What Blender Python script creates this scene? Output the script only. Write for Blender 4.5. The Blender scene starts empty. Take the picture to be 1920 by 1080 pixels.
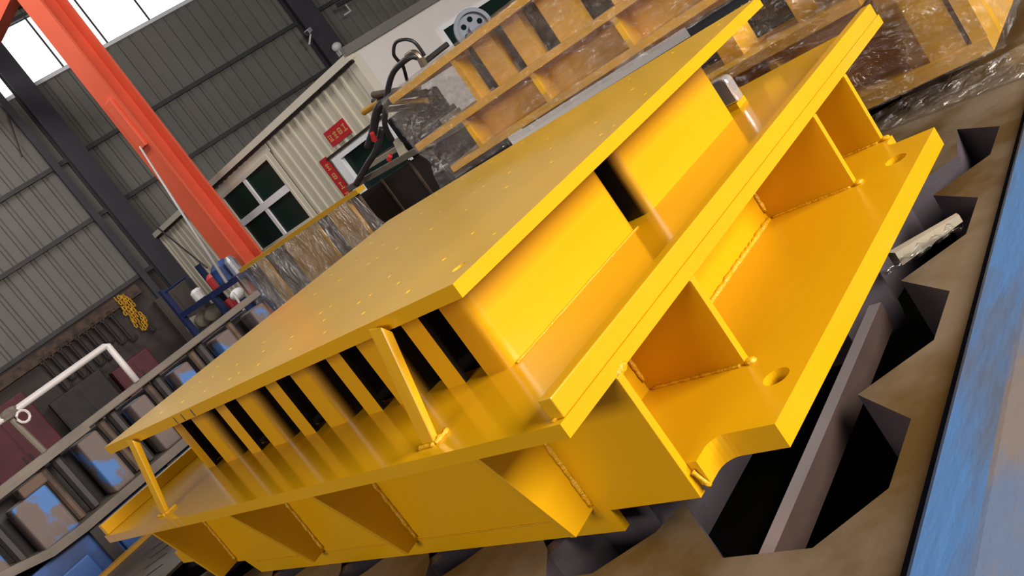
import bpy, bmesh, math, random
from mathutils import Vector, Matrix, noise
random.seed(7)
S = bpy.context.scene
COL = S.collection
PI = math.pi
R_ = math.radians

# ---------------------------------------------------------------- camera, world, lights, exposure
CR = [[0.630557617, 0.526792641, -0.569988250],
      [-0.271034111, -0.538700077, -0.797710936],
      [-0.727280965, 0.657488965, -0.196902662]]          # right, down, forward
CAM = Vector((3.17463472, -1.01139875, 0.78767241))
FPX = 1745.233
cam = bpy.data.cameras.new('camera')
camo = bpy.data.objects.new('camera', cam)
COL.objects.link(camo)
cam.sensor_width = 36.0
cam.lens = FPX / 1920.0 * 36.0
cam.clip_start = 0.05
cam.clip_end = 200
m = Matrix.Identity(4)
for i in range(3):
    m[i][0] = CR[0][i]
    m[i][1] = -CR[1][i]
    m[i][2] = -CR[2][i]
    m[i][3] = CAM[i]
camo.matrix_world = m
S.camera = camo

w = bpy.data.worlds.new('workshop_daylight')
S.world = w
w.use_nodes = True
w.node_tree.nodes['Background'].inputs[0].default_value = (0.86, 0.90, 1.0, 1)
w.node_tree.nodes['Background'].inputs[1].default_value = 0.13

def area(name, loc, target, sx, sy, power, col):
    l = bpy.data.lights.new(name, 'AREA')
    l.shape = 'RECTANGLE'
    l.size = sx
    l.size_y = sy
    l.energy = power
    l.color = col
    o = bpy.data.objects.new(name, l)
    COL.objects.link(o)
    o.location = loc
    d = Vector(target) - Vector(loc)
    o.rotation_euler = d.to_track_quat('-Z', 'Y').to_euler()
    return o
# the hall's open gate on the right, then two added fill lights
area('gate_daylight', (9.5, 1.4, 3.35), (1.5, 0.7, 0.3), 6.0, 2.6, 1680, (1.0, 0.95, 0.86))
area('front_fill_light', (2.0, -11.0, 4.2), (0.5, 1.0, 0.3), 7.0, 2.2, 760, (1.0, 0.95, 0.88))  # fill added to brighten the front faces and the film
area('background_fill_light', (-9.5, 4.5, 8.2), (-9.5, 4.5, 0.0), 9.0, 2.0, 430, (1.0, 0.97, 0.92))  # overhead fill added for the office and the orange column
S.view_settings.view_transform = 'Standard'
S.view_settings.look = 'None'
S.view_settings.exposure = 0.0
S.view_settings.gamma = 1.0
S.view_settings.use_curve_mapping = False

# ---------------------------------------------------------------- materials
def lin(c):
    return tuple(((x / 255.0) / 12.92 if x / 255.0 <= 0.04045 else ((x / 255.0 + 0.055) / 1.055) ** 2.4) for x in c)

DIM = {'worn_platform_steel': 0.78, 'mill_scale_steel': 0.85, 'worn_blue_paint': 0.8, 'scuffed_blue_grey': 0.75, 'dirty_apron': 0.8, 'peeling_block': 0.85,
       'dusty_rail': 0.85, 'orange_column_paint': 0.85, 'grey_corrugated_sheet': 0.9, 'cream_sheet': 0.95, 'bar_mill_scale': 0.8, 'bar_brown_scale': 0.75, 'bright_blue_paint': 0.9}
def mat(name, col, rough=0.5, metal=0.0, var=0.12, scale=6.0, col2=None, thr=(0.45, 0.62), bump=0.0, bscale=40.0, stretch=(1, 1, 1), spec=0.5):
    dm = DIM.get(name, 1.0)
    col = tuple(c * dm for c in col)
    col2 = tuple(c * dm for c in col2) if col2 else None
    M = bpy.data.materials.new(name)
    M.use_nodes = True
    nt = M.node_tree
    b = nt.nodes['Principled BSDF']
    b.inputs['Roughness'].default_value = rough
    b.inputs['Metallic'].default_value = metal
    b.inputs['Specular IOR Level'].default_value = spec
    tc = nt.nodes.new('ShaderNodeTexCoord')
    mp = nt.nodes.new('ShaderNodeMapping')
    mp.inputs['Scale'].default_value = stretch
    nt.links.new(tc.outputs['Object'], mp.inputs['Vector'])
    n = nt.nodes.new('ShaderNodeTexNoise')
    n.inputs['Scale'].default_value = scale
    n.inputs['Detail'].default_value = 6
    nt.links.new(mp.outputs[0], n.inputs['Vector'])
    r = nt.nodes.new('ShaderNodeValToRGB')
    e = r.color_ramp.elements
    if col2 is None:
        e[0].color = (*[c * (1 - var) for c in col], 1)
        e[1].color = (*[min(1, c * (1 + var)) for c in col], 1)
        e[0].position, e[1].position = 0.3, 0.7
    else:
        e[0].color = (*col, 1)
        e[1].color = (*col2, 1)
        e[0].position, e[1].position = thr
    nt.links.new(n.outputs['Fac'], r.inputs[0])
    nt.links.new(r.outputs[0], b.inputs['Base Color'])
    if bump:
        n2 = nt.nodes.new('ShaderNodeTexNoise')
        n2.inputs['Scale'].default_value = bscale
        n2.inputs['Detail'].default_value = 4
        nt.links.new(mp.outputs[0], n2.inputs['Vector'])
        bp = nt.nodes.new('ShaderNodeBump')
        bp.inputs['Strength'].default_value = bump
        bp.inputs['Distance'].default_value = 0.01
        nt.links.new(n2.outputs['Fac'], bp.inputs['Height'])
        nt.links.new(bp.outputs[0], b.inputs['Normal'])
    return M

YEL = mat('yellow_paint', (0.61, 0.305, 0.003), 0.27, 0, 0.035, 3.0, bump=0.02, bscale=90)
YEL_TOP = mat('yellow_paint_sheen', (0.66, 0.37, 0.018), 0.30, 0, 0.07, 2.5, bump=0.02, bscale=60, spec=0.5)  # grey sheen on the top plate is put into this colour
YEL_GLOSS = mat('yellow_paint_glossy', (0.60, 0.305, 0.004), 0.15, 0, 0.035, 3.0, bump=0.012, bscale=60)
INNER = mat('gap_shade_black', lin((30, 24, 18)), 0.8, 0, 0.2, 8.0, spec=0.2)  # near-black that puts the shade of the gaps into the colour
YEL_WELD = mat('yellow_weld', (0.60, 0.30, 0.003), 0.25, 0, 0.05, 30.0, bump=0.5, bscale=160)
YEL_W = mat('wrapped_yellow_paint', (0.60, 0.31, 0.014), 0.4, 0, 0.08, 3.0)
STEEL_TOP = mat('worn_platform_steel', lin((124, 108, 90)), 0.55, 0.15, col2=lin((90, 66, 28)), scale=4.0, thr=(0.40, 0.62), bump=0.15, bscale=25)
STEEL_SIDE = mat('mill_scale_steel', lin((84, 74, 80)), 0.55, 0.3, 0.2, 8.0, bump=0.1)
BLACK_PIT = mat('pit_black', lin((26, 22, 22)), 0.9, 0, 0.3, 5.0)  # flat near-black for the pit floor and the slots
BARGREY = mat('bar_mill_scale', lin((150, 138, 140)), 0.5, 0.3, 0.1, 12.0, stretch=(1, 0.2, 1))
BARBROWN = mat('bar_brown_scale', lin((66, 48, 43)), 0.6, 0.2, 0.15, 10.0)
BLUE_WORN = mat('worn_blue_paint', lin((76, 122, 178)), 0.55, 0, col2=lin((92, 98, 112)), scale=7.0, thr=(0.46, 0.60), bump=0.2, bscale=50, stretch=(1, 0.25, 1))
GREYBLUE = mat('scuffed_blue_grey', lin((62, 78, 106)), 0.7, 0, col2=lin((92, 78, 72)), scale=16.0, thr=(0.44, 0.60), bump=0.3, bscale=40, stretch=(1, 0.2, 1))
APRON = mat('dirty_apron', lin((96, 90, 86)), 0.85, 0, col2=lin((62, 52, 46)), scale=9.0, thr=(0.45, 0.65), bump=0.3, bscale=30)
FLOOR = mat('dark_shop_floor', lin((84, 78, 74)), 0.7, 0, col2=lin((60, 54, 52)), scale=1.5, thr=(0.4, 0.65))
SHEET = mat('grey_corrugated_sheet', lin((118, 114, 108)), 0.6, 0.0, 0.10, 0.8)
PURLIN = mat('purlin_steel', lin((62, 60, 62)), 0.6, 0.2, 0.2, 4.0)
DARKCOL = mat('dark_column_paint', lin((52, 50, 58)), 0.6, 0, 0.2, 2.0)
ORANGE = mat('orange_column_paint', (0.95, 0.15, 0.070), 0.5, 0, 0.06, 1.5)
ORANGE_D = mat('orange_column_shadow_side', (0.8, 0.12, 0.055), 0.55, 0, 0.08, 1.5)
CREAM = mat('cream_sheet', lin((206, 196, 176)), 0.6, 0, 0.04, 1.0)
CREAM_TRIM = mat('cream_trim', lin((212, 202, 186)), 0.6, 0, 0.05, 2.0)
WHITEWALL = mat('white_panel', lin((220, 211, 208)), 0.6, 0, 0.02, 0.8)
ALU = mat('window_aluminium', lin((238, 238, 242)), 0.45, 0.0, 0.05, 3.0)
DGLASS = mat('dark_green_glass', lin((26, 44, 40)), 0.25, 0, 0.15, 1.0, spec=0.04)
RED = mat('red_paper', lin((190, 32, 40)), 0.6, 0, 0.1, 3.0)
GOLD = mat('gold_ink', lin((206, 160, 96)), 0.5, 0, 0.1, 5.0)
RUBBER = mat('black_rubber', lin((44, 40, 40)), 0.45, 0, 0.15, 8.0)
CHROME = mat('chrome', lin((222, 220, 226)), 0.18, 0.75, 0.05, 3.0, bump=0.15, bscale=14)
FITTING = mat('brass_steel_fitting', lin((170, 150, 130)), 0.3, 0.9, 0.1, 10.0)
ALLOY = mat('grey_cast_alloy', lin((104, 108, 120)), 0.55, 0.1, 0.1, 6.0)
RUST = mat('rusty_steel', lin((92, 72, 60)), 0.75, 0.1, col2=lin((64, 50, 44)), scale=6.0)
RUSTY_RAIL = mat('dusty_rail', lin((112, 100, 90)), 0.65, 0.1, 0.15, 8.0)
WOOD = mat('pale_board', lin((158, 146, 128)), 0.7, 0, 0.12, 5.0, stretch=(0.2, 1, 1))
DARKPANEL = mat('dark_bench_panel', lin((40, 32, 32)), 0.55, 0, 0.25, 3.0)
OCHRE = mat('ochre_sleeve', lin((196, 142, 40)), 0.5, 0, 0.15, 6.0)
BLOCK = mat('peeling_block', lin((104, 88, 84)), 0.7, 0, col2=lin((70, 112, 172)), scale=5.0, thr=(0.52, 0.56))
BLUE = mat('deep_blue_paint', lin((44, 82, 150)), 0.5, 0, col2=lin((30, 46, 86)), scale=3.0, thr=(0.42, 0.62))
LBLUE = mat('bright_blue_paint', lin((48, 88, 152)), 0.5, 0, 0.12, 3.0)
RACKBLUE = mat('rack_blue_paint', lin((30, 44, 88)), 0.5, 0, 0.2, 3.0)
WHITEPIPE = mat('white_pipe_paint', lin((190, 182, 182)), 0.5, 0, 0.06, 6.0)
MAROON = mat('maroon_paint', lin((92, 32, 44)), 0.6, 0, 0.25, 3.0)
WALLDARK = mat('dark_lower_wall', lin((78, 68, 66)), 0.8, 0, 0.2, 1.2)
HOOKS = mat('hanging_dark_steel', lin((54, 48, 48)), 0.6, 0.3, 0.2, 6.0)
YCHAIN = mat('yellow_chain', lin((220, 165, 40)), 0.5, 0, 0.15, 12.0)
WHITEPL = mat('white_plastic', lin((225, 222, 222)), 0.4, 0, 0.03, 4.0)
BLACKPL = mat('black_plastic', lin((24, 24, 26)), 0.35, 0, 0.1, 4.0)
REDPL = mat('red_plastic', lin((196, 50, 48)), 0.5, 0, 0.08, 4.0)
CONCRETE_BAG = mat('grey_sack', lin((150, 138, 124)), 0.8, 0, 0.15, 8.0)

def emit(name, col, st):
    M = bpy.data.materials.new(name)
    M.use_nodes = True
    nt = M.node_tree
    nt.nodes.remove(nt.nodes['Principled BSDF'])
    e = nt.nodes.new('ShaderNodeEmission')
    e.inputs[0].default_value = (*col, 1)
    e.inputs[1].default_value = st
    nt.links.new(e.outputs[0], nt.nodes['Material Output'].inputs[0])
    return M
BOXPAINT = bpy.data.materials.new('yellow_paint_gap_shade')  # shade between the boxes painted in: yellow mixed down to near-black
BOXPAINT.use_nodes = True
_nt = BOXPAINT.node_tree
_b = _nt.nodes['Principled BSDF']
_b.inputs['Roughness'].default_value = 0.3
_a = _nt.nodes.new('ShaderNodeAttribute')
_a.attribute_name = 'yellow_share'
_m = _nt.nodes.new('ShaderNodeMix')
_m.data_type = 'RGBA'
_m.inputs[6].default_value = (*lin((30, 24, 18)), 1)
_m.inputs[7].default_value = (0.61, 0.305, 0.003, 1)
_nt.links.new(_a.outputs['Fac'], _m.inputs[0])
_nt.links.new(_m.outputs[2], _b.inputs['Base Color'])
PANE_LIT = emit('daylit_pane', (0.97, 0.98, 1.0), 1.6)

def film_mat(name, lo, hi, grey, sc=(1, 1, 1), wsc=9.0):
    M = bpy.data.materials.new(name)
    M.use_nodes = True
    nt = M.node_tree
    b = nt.nodes['Principled BSDF']
    b.inputs['Base Color'].default_value = (*grey, 1)
    b.inputs['Roughness'].default_value = 0.13
    b.inputs['Specular IOR Level'].default_value = 0.9
    tc = nt.nodes.new('ShaderNodeTexCoord')
    mp = nt.nodes.new('ShaderNodeMapping')
    mp.inputs['Scale'].default_value = sc
    nt.links.new(tc.outputs['Object'], mp.inputs[0])
    n1 = nt.nodes.new('ShaderNodeTexNoise')
    n1.inputs['Scale'].default_value = wsc
    n1.inputs['Detail'].default_value = 5
    n1.inputs['Distortion'].default_value = 1.2
    nt.links.new(mp.outputs[0], n1.inputs['Vector'])
    mr = nt.nodes.new('ShaderNodeMapRange')
    mr.inputs[1].default_value = 0.35
    mr.inputs[2].default_value = 0.72
    mr.inputs[3].default_value = lo
    mr.inputs[4].default_value = hi
    nt.links.new(n1.outputs['Fac'], mr.inputs[0])
    n2 = nt.nodes.new('ShaderNodeTexNoise')
    n2.inputs['Scale'].default_value = 24
    n2.inputs['Detail'].default_value = 6
    n2.inputs['Distortion'].default_value = 0.8
    nt.links.new(mp.outputs[0], n2.inputs['Vector'])
    bp = nt.nodes.new('ShaderNodeBump')
    bp.inputs['Strength'].default_value = 1.0
    bp.inputs['Distance'].default_value = 0.06
    nt.links.new(n2.outputs['Fac'], bp.inputs['Height'])
    nt.links.new(bp.outputs[0], b.inputs['Normal'])
    gl = nt.nodes.new('ShaderNodeBsdfGlossy')
    gl.inputs['Roughness'].default_value = 0.04
    nt.links.new(bp.outputs[0], gl.inputs['Normal'])
    tr = nt.nodes.new('ShaderNodeBsdfTransparent')
    mx = nt.nodes.new('ShaderNodeMixShader')
    nt.links.new(mr.outputs[0], mx.inputs[0])
    nt.links.new(tr.outputs[0], mx.inputs[1])
    nt.links.new(b.outputs[0], mx.inputs[2])
    mx2 = nt.nodes.new('ShaderNodeMixShader')
    mx2.inputs[0].default_value = 0.17
    nt.links.new(mx.outputs[0], mx2.inputs[1])
    nt.links.new(gl.outputs[0], mx2.inputs[2])
    nt.links.new(mx2.outputs[0], nt.nodes['Material Output'].inputs[0])
    return M
FILM = film_mat('stretch_film', 0.01, 0.24, (0.27, 0.25, 0.245), (0.55, 1, 1.9))
FILM2 = film_mat('stretch_film_loose', 0.06, 0.4, (0.36, 0.30, 0.26), (0.6, 1, 2.0))

FILM3 = film_mat('stretch_film_folded', 0.15, 0.5, (0.34, 0.29, 0.26), (1.6, 1, 0.35), 5.0)

# ---------------------------------------------------------------- mesh helpers
class MB:
    def __init__(s):
        s.v, s.f, s.mi = [], [], []
    def add(s, vs, fs, mi=0):
        o = len(s.v)
        s.v += [Vector(v) for v in vs]
        for f in fs:
            s.f.append([o + i for i in f])
            s.mi.append(mi)
        return s
    def box(s, x0, x1, y0, y1, z0, z1, mi=0):
        return s.add([(x0, y0, z0), (x1, y0, z0), (x1, y1, z0), (x0, y1, z0), (x0, y0, z1), (x1, y0, z1), (x1, y1, z1), (x0, y1, z1)],
                     [(3, 2, 1, 0), (4, 5, 6, 7), (0, 1, 5, 4), (1, 2, 6, 5), (2, 3, 7, 6), (3, 0, 4, 7)], mi)
    def hull(s, a, b, mi=0):
        """prism between two matching polygons"""
        n = len(a)
        fs = [list(range(n))[::-1], [n + i for i in range(n)]]
        fs += [(i, (i + 1) % n, n + (i + 1) % n, n + i) for i in range(n)]
        return s.add(list(a) + list(b), fs, mi)
    def prism(s, poly, ax, a0, a1, mi=0, top=None):
        def P(p, t):
            return {'x': (t, p[0], p[1]), 'y': (p[0], t, p[1]), 'z': (p[0], p[1], t)}[ax]
        s.hull([P(p, a0) for p in poly], [P(p, a1) for p in poly], mi)
        if top is not None:
            s.mi[-len(poly) - 1] = top
        return s
    def bar(s, p, q, wdt, h, up=(0, 0, 1), mi=0):
        p, q = Vector(p), Vector(q)
        d = (q - p).normalized()
        sd = d.cross(Vector(up)).normalized()
        u = sd.cross(d).normalized()
        def c(o):
            return [o - sd * wdt / 2 - u * h / 2, o + sd * wdt / 2 - u * h / 2, o + sd * wdt / 2 + u * h / 2, o - sd * wdt / 2 + u * h / 2]
        return s.hull(c(p), c(q), mi)
    def tube(s, pts, r, n=10, mi=0, cap=True, jit=0.0):
        pts = [Vector(p) for p in pts]
        o = len(s.v)
        up = Vector((0.13, 0.27, 0.95))
        for i, p in enumerate(pts):
            d = (pts[min(i + 1, len(pts) - 1)] - pts[max(i - 1, 0)]).normalized()
            a = d.cross(up)
            if a.length < 1e-3:
                a = d.cross(Vector((1, 0, 0)))
            a.normalize()
            b = d.cross(a)
            rr = (r[i] if isinstance(r, (list, tuple)) else r) * (1 + random.uniform(-jit, jit))
            for k in range(n):
                t = 2 * PI * k / n
                s.v.append(p + (a * math.cos(t) + b * math.sin(t)) * rr)
        for i in range(len(pts) - 1):
            for k in range(n):
                s.f.append([o + i * n + k, o + i * n + (k + 1) % n, o + (i + 1) * n + (k + 1) % n, o + (i + 1) * n + k])
                s.mi.append(mi)
        if cap:
            s.f.append([o + k for k in range(n)][::-1])
            s.f.append([o + (len(pts) - 1) * n + k for k in range(n)])
            s.mi += [mi, mi]
        return s
    def blob(s, c, rx, ry, rz, mi=0, seg=10, rings=7, jit=0.0):
        c = Vector(c)
        vs, fs = [], []
        for i in range(rings + 1):
            th = PI * i / rings
            for k in range(seg):
                ph = 2 * PI * k / seg
                j = 1 + random.uniform(-jit, jit)
                vs.append(c + Vector((rx * math.sin(th) * math.cos(ph) * j, ry * math.sin(th) * math.sin(ph) * j, rz * math.cos(th))))
        for i in range(rings):
            for k in range(seg):
                fs.append((i * seg + k, (i + 1) * seg + k, (i + 1) * seg + (k + 1) % seg, i * seg + (k + 1) % seg))
        return s.add(vs, fs, mi)
    def grid(s, fn, nu, nv, mi=0):
        vs = [fn(i / nu, j / nv) for j in range(nv + 1) for i in range(nu + 1)]
        fs = [(j * (nu + 1) + i, j * (nu + 1) + i + 1, (j + 1) * (nu + 1) + i + 1, (j + 1) * (nu + 1) + i) for j in range(nv) for i in range(nu)]
        return s.add(vs, fs, mi)

MW = {}
def build(name, mb, mats, parent=None, bevel=0.0, smooth=False, local=False, label=None, fixn=True):
    me = bpy.data.meshes.new(name)
    vs = mb.v
    if parent is not None and not local:
        inv = MW[parent.name].inverted()
        vs = [inv @ v for v in vs]
    me.from_pydata([tuple(v) for v in vs], [], mb.f)
    for x in (mats if isinstance(mats, (list, tuple)) else [mats]):
        me.materials.append(x)
    for p, i in zip(me.polygons, mb.mi):
        p.material_index = i
        p.use_smooth = smooth
    if fixn:
        bm = bmesh.new()
        bm.from_mesh(me)
        bmesh.ops.remove_doubles(bm, verts=bm.verts, dist=1e-6)
        bmesh.ops.recalc_face_normals(bm, faces=bm.faces)
        bm.to_mesh(me)
        bm.free()
    o = bpy.data.objects.new(name, me)
    COL.objects.link(o)
    if parent is not None:
        o.parent = parent
        MW[o.name] = MW[parent.name]
    else:
        MW[o.name] = Matrix.Identity(4)
    if bevel:
        b = o.modifiers.new('bevel', 'BEVEL')
        b.width = bevel
        b.segments = 2
        b.limit_method = 'ANGLE'
        b.angle_limit = R_(40)
    if label:
        o['label'] = label
    return o

def thing(name, loc, label, cat, group=None, rz=0.0):
    o = bpy.data.objects.new(name, None)
    COL.objects.link(o)
    o.empty_display_size = 0.1
    o.location = loc
    o.rotation_euler = (0, 0, rz)
    MW[o.name] = Matrix.Translation(Vector(loc)) @ Matrix.Rotation(rz, 4, 'Z')
    o['label'] = label
    o['category'] = cat
    if group:
        o['group'] = group
    return o

def tag(o, label, cat, group=None):
    o['label'] = label
    o['category'] = cat
    if group:
        o['group'] = group
    return o

def struct(name, mb, mats, **k):
    o = build(name, mb, mats, **k)
    o['kind'] = 'structure'
    return o

def bead(root, p, q, r=0.006, name='weld_bead', material=None, n=None):
    p, q = Vector(p), Vector(q)
    L = (q - p).length
    n = n or max(4, int(L / (r * 1.3)))
    pts = [p.lerp(q, i / n) + Vector((random.uniform(-1, 1), random.uniform(-1, 1), random.uniform(-1, 1))) * r * 0.15 for i in range(n + 1)]
    return build(name, MB().tube(pts, r, 6, jit=0.22), material or YEL_WELD, root, smooth=True)

def plate_holes(name, outline, holes, z0, z1, material, root, seg=14, side=None):
    """plate in the XY plane with real round holes"""
    bm = bmesh.new()
    loops = [outline] + [[(cx + r * math.cos(2 * PI * k / seg), cy + r * math.sin(2 * PI * k / seg)) for k in range(seg)] for cx, cy, r in holes]
    edges = []
    for lp in loops:
        vs = [bm.verts.new((x, y, z1)) for x, y in lp]
        edges += [bm.edges.new((vs[i], vs[(i + 1) % len(vs)])) for i in range(len(vs))]
    bmesh.ops.triangle_fill(bm, use_beauty=True, use_dissolve=False, edges=edges)
    ret = bmesh.ops.extrude_face_region(bm, geom=list(bm.faces))
    for v in [g for g in ret['geom'] if isinstance(g, bmesh.types.BMVert)]:
        v.co.z = z0
    bmesh.ops.recalc_face_normals(bm, faces=bm.faces)
    bm.transform(MW[root.name].inverted())
    me = bpy.data.meshes.new(name)
    bm.to_mesh(me)
    bm.free()
    me.materials.append(material)
    if side:
        me.materials.append(side)
        for p in me.polygons:
            c = MW[root.name] @ p.center
            bx = [q[0] for q in outline]
            by = [q[1] for q in outline]
            edge = min(abs(c.x - min(bx)), abs(c.x - max(bx)), abs(c.y - min(by)), abs(c.y - max(by))) < 1e-3
            p.material_index = 1 if edge else 0
    o = bpy.data.objects.new(name, me)
    COL.objects.link(o)
    o.parent = root
    MW[o.name] = MW[root.name]
    return o

def ray(u, v):
    q = ((u - 960) / FPX, (v - 540) / FPX, 1.0)
    return Vector([CR[0][i] * q[0] + CR[1][i] * q[1] + CR[2][i] * q[2] for i in range(3)])
def on_y(u, v, y):
    r = ray(u, v)
    return CAM + r * ((y - CAM.y) / r.y)
def on_x(u, v, x):
    r = ray(u, v)
    return CAM + r * ((x - CAM.x) / r.x)

# ================================================================ SETTING
# ---- floor
struct('floor', MB().box(-34, 14, -12, 36, -0.95, -0.75), FLOOR)

# ---- back wall: local x runs along the wall, local -y faces the hall
WAZ = R_(75.185)
HALL = Vector((-15.936, 8.637, -0.75))
def hall_thing(name, label, cat, group=None):
    return thing(name, HALL, label, cat, group, WAZ)
def corrugated(x0, x1, z0, z1, pitch, depth, yface, sgn):
    mb = MB()
    xs = []
    n = int((x1 - x0) / pitch)
    for i in range(n):
        a = x0 + i * pitch
        xs += [(a, 0), (a + pitch * 0.62, 0), (a + pitch * 0.72, depth), (a + pitch * 0.90, depth)]
    xs.append((x0 + n * pitch, 0))
    vs, fs = [], []
    for x, d in xs:
        vs += [(x, yface + sgn * d, z0), (x, yface + sgn * d, z1)]
    for i in range(len(xs) - 1):
        fs.append((2 * i, 2 * i + 2, 2 * i + 3, 2 * i + 1))
    return mb.add(vs, fs)
HZ = 0.75          # local z = world z + 0.75
wall = bpy.data.objects.new('wall_back', None)
COL.objects.link(wall)
wall.location = HALL
wall.rotation_euler = (0, 0, WAZ)
wall['kind'] = 'structure'
MW[wall.name] = Matrix.Translation(HALL) @ Matrix.Rotation(WAZ, 4, 'Z')
build('corrugated_sheet', corrugated(-9, 14, 1.6 + HZ, 5.98 + HZ, 0.30, 0.035, 0.0, 1), SHEET, wall, local=True, fixn=False)
build('corrugated_sheet', corrugated(-9, 14, 7.25 + HZ, 9.0 + HZ, 0.30, 0.035, 0.0, 1), SHEET, wall, local=True, fixn=False)
build('masonry_base', MB().box(-9, 14, 0.0, 0.2, 0, 1.62 + HZ), WALLDARK, wall, local=True)
for z in (1.62, 3.10, 4.36):
    build('purlin', MB().box(-9, 14, -0.10, -0.002, z + HZ - 0.045, z + HZ + 0.045), PURLIN, wall, local=True)
build('ledge_beam', MB().box(-9, -0.9, -0.16, -0.01, 1.30 + HZ, 1.52 + HZ), RUST, wall, local=True)
# daylight strip high in the wall
win = bpy.data.objects.new('window_1', None)
COL.objects.link(win)
win.location = HALL
win.rotation_euler = (0, 0, WAZ)
win['kind'] = 'structure'
MW[win.name] = MW[wall.name]
xs = [-3.5 + 1.07 * k for k in range(16)]
for i in range(len(xs) - 1):
    build('pane', MB().box(xs[i] + 0.012, xs[i + 1] - 0.012, 0.02, 0.03, 6.03 + HZ, 7.2 + HZ), PANE_LIT, win, local=True)
for x in xs:
    build('mullion', MB().box(x - 0.018, x + 0.018, -0.01, 0.05, 6.0 + HZ, 7.22 + HZ), PURLIN, win, local=True)
build('sill', MB().box(-3.6, 12.7, -0.06, 0.06, 5.93 + HZ, 6.0 + HZ), ALU, win, local=True)
build('head_rail', MB().box(-3.6, 12.7, -0.10, 0.06, 7.22 + HZ, 7.30 + HZ), PURLIN, win, local=True)
build('head_beam', MB().box(-3.6, 12.7, -0.20, 0.06, 7.42 + HZ, 7.8 + HZ), DARKCOL, win, local=True)

def h_column(name, x, wd, z1, label, y0=-0.42, dp=0.34, material=DARKCOL):
    t = hall_thing(name, label, 'column', None)
    build('front_flange', MB().box(x, x + wd, y0, y0 + 0.03, 0, z1), material, t, local=True)
    build('rear_flange', MB().box(x, x + wd, y0 + dp - 0.03, y0 + dp, 0, z1), material, t, local=True)
    build('column_web', MB().box(x + wd * 0.42, x + wd * 0.58, y0 + 0.03, y0 + dp - 0.03, 0, z1), material, t, local=True)
    return t
h_column('steel_column', -0.40, 0.40, 9.7, 'dark steel column left of the orange column, standing against the grey corrugated wall')
h_column('steel_column', 5.72, 0.55, 9.7, 'dark steel column behind the cream office roof, with two cameras fixed to it')
t = hall_thing('brace_post', 'thin dark post against the corrugated wall, left of the left dark steel column', 'post')
build('post_shaft', MB().box(-0.74, -0.60, -0.26, -0.12, 0, 9.0), DARKCOL, t, local=True)
build('tie_rod', MB().tube([(-0.67, -0.20, 6.65), (-1.05, -0.14, 5.6)], 0.015, 6), DARKCOL, t, local=True)

# ---- orange column with bracket and beam
t = thing('orange_column', (-11.1, 7.3, -0.75), 'tall orange painted steel column in front of the cream office', 'column')
MWt = MW[t.name]
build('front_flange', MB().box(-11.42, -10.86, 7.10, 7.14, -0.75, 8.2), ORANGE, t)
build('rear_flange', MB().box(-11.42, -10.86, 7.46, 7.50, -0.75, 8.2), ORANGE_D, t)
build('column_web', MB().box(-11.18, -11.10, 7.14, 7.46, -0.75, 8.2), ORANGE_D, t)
pb = on_y(232, 222, 7.09)
build('bracket_plate', MB().box(pb.x - 0.16, pb.x + 0.10, 7.04, 7.10, pb.z - 0.55, pb.z + 0.35), ORANGE, t, bevel=0.01)
t = thing('orange_beam', (-13.2, 7.2, 5.95), 'orange steel roof beam meeting the top of the orange column', 'beam')
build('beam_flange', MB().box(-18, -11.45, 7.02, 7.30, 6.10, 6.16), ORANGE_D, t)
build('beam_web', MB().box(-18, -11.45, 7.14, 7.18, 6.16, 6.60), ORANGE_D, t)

# ---- steel platform under the machine (hexagonal cut-outs)
PZ = -0.065
plat = thing('steel_platform', (0.6, 1.0, -0.75), 'worn steel work platform with hexagonal cutouts under the bright yellow machine', 'platform')
TOPM = [STEEL_SIDE, STEEL_TOP]
def comb(poly, th=0.16, name='comb_plate'):
    mb = MB()
    mb.prism(poly, 'z', PZ - th, PZ)
    for i in range(len(mb.f)):
        zs = [mb.v[k].z for k in mb.f[i]]
        mb.mi[i] = 1 if min(zs) > PZ - 1e-4 else 0
    return build(name, mb, TOPM, plat)
def fillcomb(poly, name='comb_plate', th=0.16):
    """concave plate: triangulated"""
    bm = bmesh.new()
    vs = [bm.verts.new((x, y, PZ)) for x, y in poly]
    ed = [bm.edges.new((vs[i], vs[(i + 1) % len(vs)])) for i in range(len(vs))]
    bmesh.ops.triangle_fill(bm, use_beauty=True, use_dissolve=False, edges=ed)
    ret = bmesh.ops.extrude_face_region(bm, geom=list(bm.faces))
    for v in [g for g in ret['geom'] if isinstance(g, bmesh.types.BMVert)]:
        v.co.z = PZ - th
    bmesh.ops.recalc_face_normals(bm, faces=bm.faces)
    for f in bm.faces:
        f.material_index = 1 if (f.normal.z > 0.9) else 0
    bm.transform(MW[plat.name].inverted())
    me = bpy.data.meshes.new(name)
    bm.to_mesh(me)
    bm.free()
    for x in TOPM:
        me.materials.append(x)
    o = bpy.data.objects.new(name, me)
    COL.objects.link(o)
    o.parent = plat
    MW[o.name] = MW[plat.name]
    return o
def xin(y):           # inner face of the blue side beam
    return 2.500 - 0.0605 * (y + 0.02)
# right comb: teeth point left, between the hexagonal openings
right = [(xin(-1.5) - 0.018, -1.5), (xin(2.9) - 0.018, 2.9), (1.66, 2.9), (1.66, 1.56), (2.205, 1.548)]
per = 0.4035
y = 0.063 + per * 3
while y > 0.0:
    xr = xin(y) - 0.083
    right += [(xr, y + 0.170), (xr + 0.008, y)] + ([(xr - 0.107, y - 0.128)] if y > 0.1 else [])
    y -= per
right += [(2.328, -0.055), (2.33, -1.5)]
fillcomb(right)
# left comb below the foot: one tooth points right between two openings
fillcomb([(1.66, 1.559), (2.204, 1.547), (2.248, 1.349), (2.13, 1.23), (2.10, 0.98), (2.16, 0.86), (2.08, 0.74), (1.90, 0.72), (1.90, 0.10), (1.66, 0.10)])
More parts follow.
